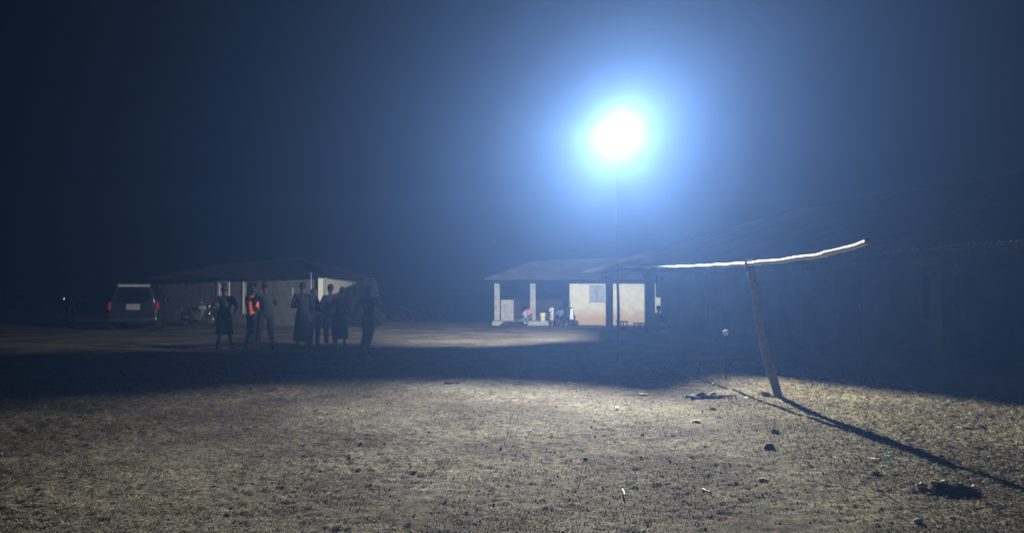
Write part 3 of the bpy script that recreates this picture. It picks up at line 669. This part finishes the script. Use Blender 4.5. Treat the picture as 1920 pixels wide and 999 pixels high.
def suv(loc_, rz, label):
    e = empty('suv', loc_, rz, label, 'car')      # nose towards +Y, tail towards -Y, origin under the middle
    W_, L = .92, 4.7
    # lofted body: sections along y: (y, half width, z bottom, z belt, z roof, roof half width)
    secs = [(-2.34, .80, .42, .98, 1.02, .78), (-2.28, .90, .34, 1.08, 1.60, .66), (-2.12, .93, .32, 1.10, 1.80, .68), (-1.3, .94, .30, 1.10, 1.86, .70), (0, .94, .30, 1.09, 1.86, .70), (.65, .94, .30, 1.08, 1.76, .68), (1.15, .93, .30, 1.07, 1.22, .74), (1.9, .90, .32, 1.00, 1.06, .78), (2.25, .84, .36, .86, .92, .70), (2.36, .74, .42, .74, .78, .62)]
    bm = B(); rings = []
    for y, hw, zb, zl, zr, rw in secs:
        half = [(hw*.92, zb), (hw, zb+.12), (hw, (zb+zl)/2), (hw*.985, zl-.03), (hw*.96, zl), (rw+(hw-rw)*.25, zl+(zr-zl)*.75), (rw*.94, zr-.01), (rw*.6, zr+.015*(zr-zl))]
        full = half+[(-x_, z_) for x_, z_ in half[::-1]]
        rings.append([bm.verts.new((x_, y, z_)) for x_, z_ in full])
    n = len(rings[0])
    for i in range(len(rings)-1):
        for j in range(n): bm.faces.new((rings[i][j], rings[i][(j+1) % n], rings[i+1][(j+1) % n], rings[i+1][j]))
    bm.faces.new(rings[0]); bm.faces.new(rings[-1][::-1])
    o = obj('body', bm, M_paint, e, True); sm = o.modifiers.new('s', 'SUBSURF'); sm.levels = sm.render_levels = 2
    bm = B(); v = [bm.verts.new(p_) for p_ in ((-.60, -2.375, 1.10), (.60, -2.375, 1.10), (.54, -2.265, 1.62), (-.54, -2.265, 1.62))]
    f = bm.faces.new(v); bmesh.ops.solidify(bm, geom=[f], thickness=.02); obj('rear_window', bm, M_glass, e)
    for s_ in (-1, 1):
        for y0, y1 in ((-1.95, -1.05), (-.98, -.02), (.05, .85)):
            bm = B(); zt = 1.68 if y1 < .5 else 1.55
            v = [bm.verts.new(p_) for p_ in ((s_*.925, y0, 1.15), (s_*.925, y1, 1.15), (s_*(.80 if y1 < .5 else .85), y1-.12*(y1 > .5), zt-.08*(y1 > .5)), (s_*.80, y0+.03, zt))]
            f = bm.faces.new(v); bmesh.ops.solidify(bm, geom=[f], thickness=.02); obj('side_window', bm, M_glass, e)
        bm = B(); box(bm, (s_*.84, -2.33, .98), (.09, .10, .32)); box(bm, (s_*.89, -2.24, .98), (.06, .2, .28)); obj('tail_light', bm, M_red if s_ < 0 else M_red, e, bevel=.02)
        bm = B(); box(bm, (s_*.66, 2.30, .70), (.26, .10, .16)); obj('headlight', bm, M_chrome, e, bevel=.03)
        bm = B(); ball(bm, (s_*1.06, .72, 1.18), .11, 12, (.8, .6, .8)); obj('wing_mirror', bm, M_paint, e, True)
        bm = B(); tube(bm, [(s_*.62, -1.9, 1.88), (s_*.62, -1.85, 1.93), (s_*.62, .4, 1.93), (s_*.62, .5, 1.86)], .02, 8); obj('roof_rail', bm, M_chrome, e, True)
        for y in (-1.4, 1.42):
            wheel(e, (s_*.84, y, .36), .36, .24)
    bm = B(); box(bm, (0, -2.42, .48), (1.74, .16, .22)); obj('rear_bumper', bm, M_chrome, e, bevel=.05)
    bm = B(); box(bm, (0, 2.36, .46), (1.6, .14, .22)); obj('front_bumper', bm, M_paint, e, bevel=.05)
    bm = B(); box(bm, (0, -2.405, .94), (.50, .02, .24)); obj('number_plate', bm, M_plate, e, bevel=.004)
    bm = B(); box(bm, (.50, -2.40, 1.14), (.16, .04, .06)); obj('door_handle', bm, M_chrome, e, bevel=.01)
    bm = B()
    box(bm, (0, -2.17, 1.78), (1.16, .22, .05), rot=Euler((.35, 0, 0))); obj('roof_spoiler', bm, mat('glint_silver', (.5, .52, .5), None, 4, rough=.35), e, bevel=.02)  # pale spoiler tone carries the reflected highlight on the roof
    return e
q = at(212, 620); suv((q.x, q.y+2.3, gz(q.x, q.y+2.3)), R(19), 'dark tall car seen from behind, red tail light catching the light')
def motorcycle(loc_, rz, label):
    e = empty('motorcycle', loc_, rz, label, 'motorcycle', 'motorcycles parked in the yard')   # nose to +X
    wheel(e, (-.62, 0, .30), .30, .10, 'y'); fw = wheel(e, (.66, 0, .30), .30, .09, 'y')
    P_ = mat('tank_paint', (.35, .36, .36), None, 5, rough=.25, spec=.6)
    bm = B(); ball(bm, (.16, 0, .80), .2, 16, (1.25, .62, .60)); obj('fuel_tank', bm, P_, e, True)
    bm = B(); box(bm, (-.36, 0, .80), (.66, .24, .09)); obj('seat', bm, M_tyre, e, bevel=.04)
    bm = B(); tube(bm, [(.66, .07, .30), (.42, .07, .92)], .022, 8); tube(bm, [(.66, -.07, .30), (.42, -.07, .92)], .022, 8); obj('fork', bm, M_chrome, e, True)
    bm = B(); tube(bm, [(.28, .38, 1.06), (.36, .22, 1.03), (.42, 0, .96), (.36, -.22, 1.03), (.28, -.38, 1.06)], .012, 8); obj('handlebar', bm, M_chrome, e, True)
    bm = B(); cone(bm, (.44, 0, .88), (.56, 0, .87), .07, .10, 18); obj('headlight', bm, M_chrome, e, True)
    bm = B(); box(bm, (.02, 0, .42), (.34, .22, .26)); cone(bm, (.1, 0, .5), (.2, 0, .68), .10, .09, 14); obj('engine', bm, M_rim, e, bevel=.02)
    bm = B(); tube(bm, [(.18, -.10, .50), (.26, -.14, .30), (0, -.16, .24), (-.75, -.17, .34)], [.02, .02, .03, .04], 10); obj('exhaust', bm, M_chrome, e, True)
    bm = B(); tube(bm, [(.42, 0, .86), (.02, 0, .70), (-.5, 0, .72), (-.62, 0, .62)], .02, 8); tube(bm, [(.40, 0, .80), (.18, 0, .30), (-.2, 0, .28), (-.62, 0, .30)], .02, 8); obj('frame', bm, M_tyre, e, True)
    for c_, rr in (((.66, 0, .30), .35), ((-.62, 0, .30), .35)):
        bm = B()
        tube(bm, [(c_[0]+math.cos(a)*rr, 0, c_[2]+math.sin(a)*rr) for a in [R(30+12*i) for i in range(11)]], .03, 6)
        obj('mudguard', bm, M_chrome, e, True)
    for s_ in (-1, 1):
        bm = B(); tube(bm, [(.33, s_*.25, 1.03), (.30, s_*.30, 1.2)], .006, 6); ball(bm, (.30, s_*.31, 1.23), .06, 10, (.3, 1, .7)); obj('mirror', bm, M_chrome, e, True)
    bm = B(); box(bm, (-.86, 0, .72), (.05, .12, .07)); obj('tail_light', bm, M_red, e, bevel=.01)
    return e
q = at(374, 611); motorcycle((q.x, q.y, gz(q.x, q.y)), R(-12), 'motorcycle with chrome wheel parked before the plaster house')
q = at(133, 614); motorcycle((q.x, q.y, gz(q.x, q.y)), R(-52), 'motorcycle in near darkness at the far left of the yard')

# ------------------------------------------------------------------ dry grass and grit (uncountable)
def scatter(name, n, mats, region, lmin, lmax, up, wid, seed):
    g = np.random.default_rng(seed)
    # sample so that density follows the picture: Y drawn by inverse distance
    y = 1/(g.random(n*2)*(1/region[2]-1/region[3])+1/region[3]); x = (g.random(n*2)*2-1)*y*.70
    clump = vnoise(x*1.3+50, y*1.3, seed+3)+.6*vnoise(x*4, y*4, seed+4)
    wt = .42+1.1*sst(1.6, 4.0, x)+.3*sst(0, 4, -x)+.7*clump
    keep = g.random(n*2) < np.clip(wt, .04, 1); x = x[keep][:n]; y = y[keep][:n]; n = len(x)
    z = height(x, y)
    a = g.random(n)*2*np.pi; ln = (lmin+(lmax-lmin)*g.random(n)**2)*(.7+.05*y)*(1+.7*sst(1.8, 4.5, x)); el = np.clip(g.normal(up, .35, n), 0, 1.4)
    d = np.stack([np.cos(a)*np.cos(el), np.sin(a)*np.cos(el), np.sin(el)], -1)
    s = np.stack([-np.sin(a), np.cos(a), 0*a], -1)*(wid*(.7+.05*y)*(.6+.8*g.random(n)))[:, None]
    p = np.stack([x, y, z-.002], -1)
    mid = p+d*ln[:, None]*.55; tip = p+d*ln[:, None]; tip[:, 2] -= ln*.18
    V_ = np.stack([p-s, p+s, mid+s*.8, tip, mid-s*.8], 1).reshape(-1, 3).astype(np.float32)
    me = bpy.data.meshes.new(name); me.vertices.add(len(V_)); me.vertices.foreach_set('co', V_.ravel())
    me.loops.add(n*5); me.loops.foreach_set('vertex_index', np.arange(n*5, dtype=np.int32))
    me.polygons.add(n); me.polygons.foreach_set('loop_start', np.arange(0, n*5, 5, dtype=np.int32)); me.polygons.foreach_set('loop_total', np.full(n, 5, dtype=np.int32))
    for m in mats: me.materials.append(m)
    me.polygons.foreach_set('material_index', g.integers(0, len(mats), n).astype(np.int32))
    me.update()
    o = bpy.data.objects.new(name, me); COL.objects.link(o); return o
G1 = mat('straw', (.36, .32, .21), (.22, .19, .12), 3); G2 = mat('old_straw', (.18, .15, .10), (.10, .085, .06), 3); G3 = mat('olive_blade', (.15, .16, .07), (.10, .11, .05), 3); G5 = mat('pale_straw', (.62, .58, .46), (.45, .42, .33), 3); G4 = mat('dead_leaf', (.10, .08, .06), None, 5)
tag(scatter('dry_grass', 330000, [G1, G1, G2, G2, G3, G5], (0, 0, 4.3, 17), .008, .042, .25, .0022, 3), 'short dry grass and straw bits over the trampled yard', kind='stuff')
# grit: small stones in one object
g = np.random.default_rng(21); bm = B()
for i in range(1500):
    y = 1/(g.random()*(1/4.3-1/16)+1/16); x = (g.random()*2-1)*y*.68; s_ = .004+.010*g.random()**3; s_ *= .7+.06*y
    M = Matrix.Translation((x, y, gz(x, y)+s_*.3)) @ Euler((g.random()*6, g.random()*6, g.random()*6)).to_matrix().to_4x4() @ Matrix.Diagonal((s_, s_*.8, s_*.6, 1))
    bmesh.ops.create_icosphere(bm, subdivisions=1, radius=1, matrix=M)
tag(obj('gravel', bm, mat('grit', (.4, .38, .33), (.18, .165, .14), .9, detail=0)), 'fine grit and crumbs of soil over the yard', kind='stuff')

# ------------------------------------------------------------------ litter, stones, sticks: one by one
M_stone = mat('dark_stone', (.05, .045, .04), None, 9, bump=.004); M_pale = mat('pale_stone', (.62, .60, .52), (.45, .43, .37), 9, bump=.003)
def stone(px, py, size, m, label, seed, flat=.65):
    q = at(px, py); return lump('stone', (q.x, q.y), (size, size*.8, size*flat), m, label, 'stone', seed, 3, .24)
stone(1440, 842, .052, M_stone, 'dark rounded stone alone on the trampled soil below the leaning post', 4, .9)
stone(1304, 791, .05, M_pale, 'pale flat stone on the soil left of the post', 6, .35)
stone(1427, 903, .035, M_pale, 'small pale pebble cluster stone low centre right', 8, .7)
stone(1714, 978, .028, M_pale, 'small pale stone near the bottom edge under the dug ridge', 9, .8)
stone(1398, 748, .04, M_pale, 'whitish stone just left of the leaning post foot', 10, .6)
stone(1108, 800, .018, M_stone, 'tiny black stone in the middle of the bright soil', 12, .8)
stone(1203, 818, .022, M_stone, 'small black stone right of centre on the bright soil', 13, .8)
stone(1097, 862, .020, M_stone, 'small black stone lower in the bright soil', 14, .8)
def scrap(px, py, w, m, label, cat, seed, name='paper_scrap'):
    q = at(px, py); r_ = random.Random(seed); bm = B(); n = 7
    vs = [[bm.verts.new(((i/(n-1)-.5)*w*(1+.15*r_.random()), (j/(n-1)-.5)*w*.7*(1+.15*r_.random()), .3*w*mnoise.noise(Vector((i*.55+seed, j*.55, seed)))+.012+.12*w)) for i in range(n)] for j in range(n)]
    for j in range(n-1):
        for i in range(n-1):
            if (i in (0, n-2) and j in (0, n-2) and r_.random() < .6): continue
            bm.faces.new((vs[j][i], vs[j][i+1], vs[j+1][i+1], vs[j+1][i]))
    o = obj(name, bm, m, smooth=True); so = o.modifiers.new('s', 'SOLIDIFY'); so.thickness = .002
    o.location = (q.x, q.y, gz(q.x, q.y)); o.rotation_euler = (0, 0, r_.uniform(0, 6)); return tag(o, label, cat)
M_teal = mat('teal_plastic', (.15, .55, .50), None, 6, rough=.4)
scrap(1636, 864, .065, K_white, 'crumpled white paper scrap beside the teal scrap', 'paper', 3)
scrap(1652, 877, .04, K_white, 'smaller white paper scrap just below the crumpled one', 'paper', 4)
scrap(1660, 856, .05, M_teal, 'small teal plastic scrap on the dry grass', 'plastic scrap', 5, 'plastic_scrap')
scrap(1560, 858, .035, K_white, 'tiny white paper flake left of the teal scrap', 'paper', 6)
scrap(1155, 767, .09, K_white, 'white torn paper lying alone in the bright soil', 'paper', 7)
scrap(1337, 721, .06, K_white, 'white paper bit at the edge of the dark below the crossbar', 'paper', 8)
scrap(912, 816, .035, K_white, 'tiny white paper flake in the middle left soil', 'paper', 9)
scrap(1754, 857, .04, K_khaki, 'buff leaf scrap just below the long pole shadow', 'leaf', 10, 'leaf_scrap')
def stick(px0, py0, px1, py1, r, m, label, lift=.012):
    a = at(px0, py0); b = at(px1, py1); n = 6; bm = B(); pts_ = []
    for i in range(n+1):
        p = a.lerp(b, i/n); pts_.append(Vector((p.x-a.x, p.y-a.y+.01*math.sin(i*1.7), gz(p.x, p.y)+lift-gz(a.x, a.y))))
    tube(bm, pts_, [r*(1-.4*i/n) for i in range(n+1)], 8); o = obj('stick', bm, m, smooth=True); o.location = (a.x, a.y, gz(a.x, a.y)); return tag(o, label, 'stick')
stick(835, 721, 862, 720, .022, M_dwood, 'short dark stick at the left edge of the shadow band')
stick(1062, 720, 1085, 722, .014, M_bamboo, 'pale sliver of wood at the centre edge of the shadow band')
stick(1196, 740, 1216, 741, .016, M_bamboo, 'pale greenish stick at the shadow edge right of the middle')
stick(1313, 916, 1330, 922, .010, M_bamboo, 'pale short twig lying low centre right')
stick(1166, 919, 1170, 931, .007, M_bamboo, 'thin upright twig tip bright against the soil', .03)
stick(1728, 925, 1748, 930, .014, M_bamboo, 'pale root piece beside the dug ridge')
# heap of dark rubbish at the shadow's edge
q = at(1318, 747); rb = empty('rubbish_heap', (q.x, q.y, gz(q.x, q.y)), 0, 'low dark heap of torn cloth and bark by the shadow edge', 'rubbish')
bm = B(); bmesh.ops.create_icosphere(bm, subdivisions=4, radius=1)
for v in bm.verts:
    n = mnoise.noise(v.co*2.2)*.5+mnoise.noise(v.co*6)*.3
    v.co = Vector((v.co.x*.24*(1+n), v.co.y*.12*(1+n), max(-.01, v.co.z*.05*(1+2*n))))
obj('torn_cloth', bm, mat('dark_rag', (.03, .035, .045), (.015, .018, .022), 12), rb, True)
bm = B(); 
for i in range(7): tube(bm, [(-.1+.07*i, -.06+.02*i, .02), (.02+.07*i, -.09+.01*i, .035), (.12+.05*i, -.10, .015)], [.012, .014, .006], 6)
obj('bark_strip', bm, M_dwood, rb, True)
# clods along the dug ridge
r_ = random.Random(5)
lab = ['large buff clod', 'broken pale clod', 'small crumbly clod', 'flat buff clod', 'round pale clod']
posn = ['at the left end of the dug ridge', 'left of the middle of the dug ridge', 'on top of the dug ridge', 'right of the middle of the dug ridge', 'at the right end of the dug ridge']
M_clod = mat('buff_clod', (.66, .61, .47), (.5, .45, .34), 14, bump=.006)
for i, (dx, s_) in enumerate(((-.22, .035), (-.13, .028), (-.05, .030), (.06, .026), (.17, .03))):
    lump('clod', (PIT.x+dx, PIT.y+.15+r_.uniform(-.02, .03)), (s_, s_*.8, s_*.75), M_clod, lab[i]+' of earth '+posn[i], 'clod', 20+i, 3, .5)
# green weeds
def tuft(px, py, n, hgt, label, m):
    q = at(px, py); bm = B()
    for i in range(n):
        a = random.uniform(0, 6.28); r0 = random.uniform(0, hgt*.6); l = hgt*random.uniform(.5, 1.1); b_ = Vector((math.cos(a)*r0, math.sin(a)*r0*.8, -.01)); d_ = Vector((math.cos(a)*.7, math.sin(a)*.7, 1))*l; s_ = Vector((-math.sin(a), math.cos(a), 0))*.004
        v = [bm.verts.new(p_) for p_ in (b_-s_, b_+s_, b_+d_*.6+s_, b_+d_-Vector((0, 0, l*.2)), b_+d_*.6-s_)]; bm.faces.new(v)
    o = obj('grass_tuft', bm, m); o.location = (q.x, q.y, gz(q.x, q.y)); tag(o, label, 'grass tuft')
Gg = mat('green_blade', (.12, .20, .07), (.07, .12, .04), 9)
tuft(1452, 812, 160, .06, 'low green tuft just above the dark stone', Gg)
tuft(1335, 769, 90, .05, 'faint green tuft under the rubbish heap', Gg)
tuft(1434, 742, 220, .09, 'dry tuft close left of the leaning post foot', G3)
tuft(1640, 892, 150, .06, 'dark low tuft below the white paper scraps', G3)
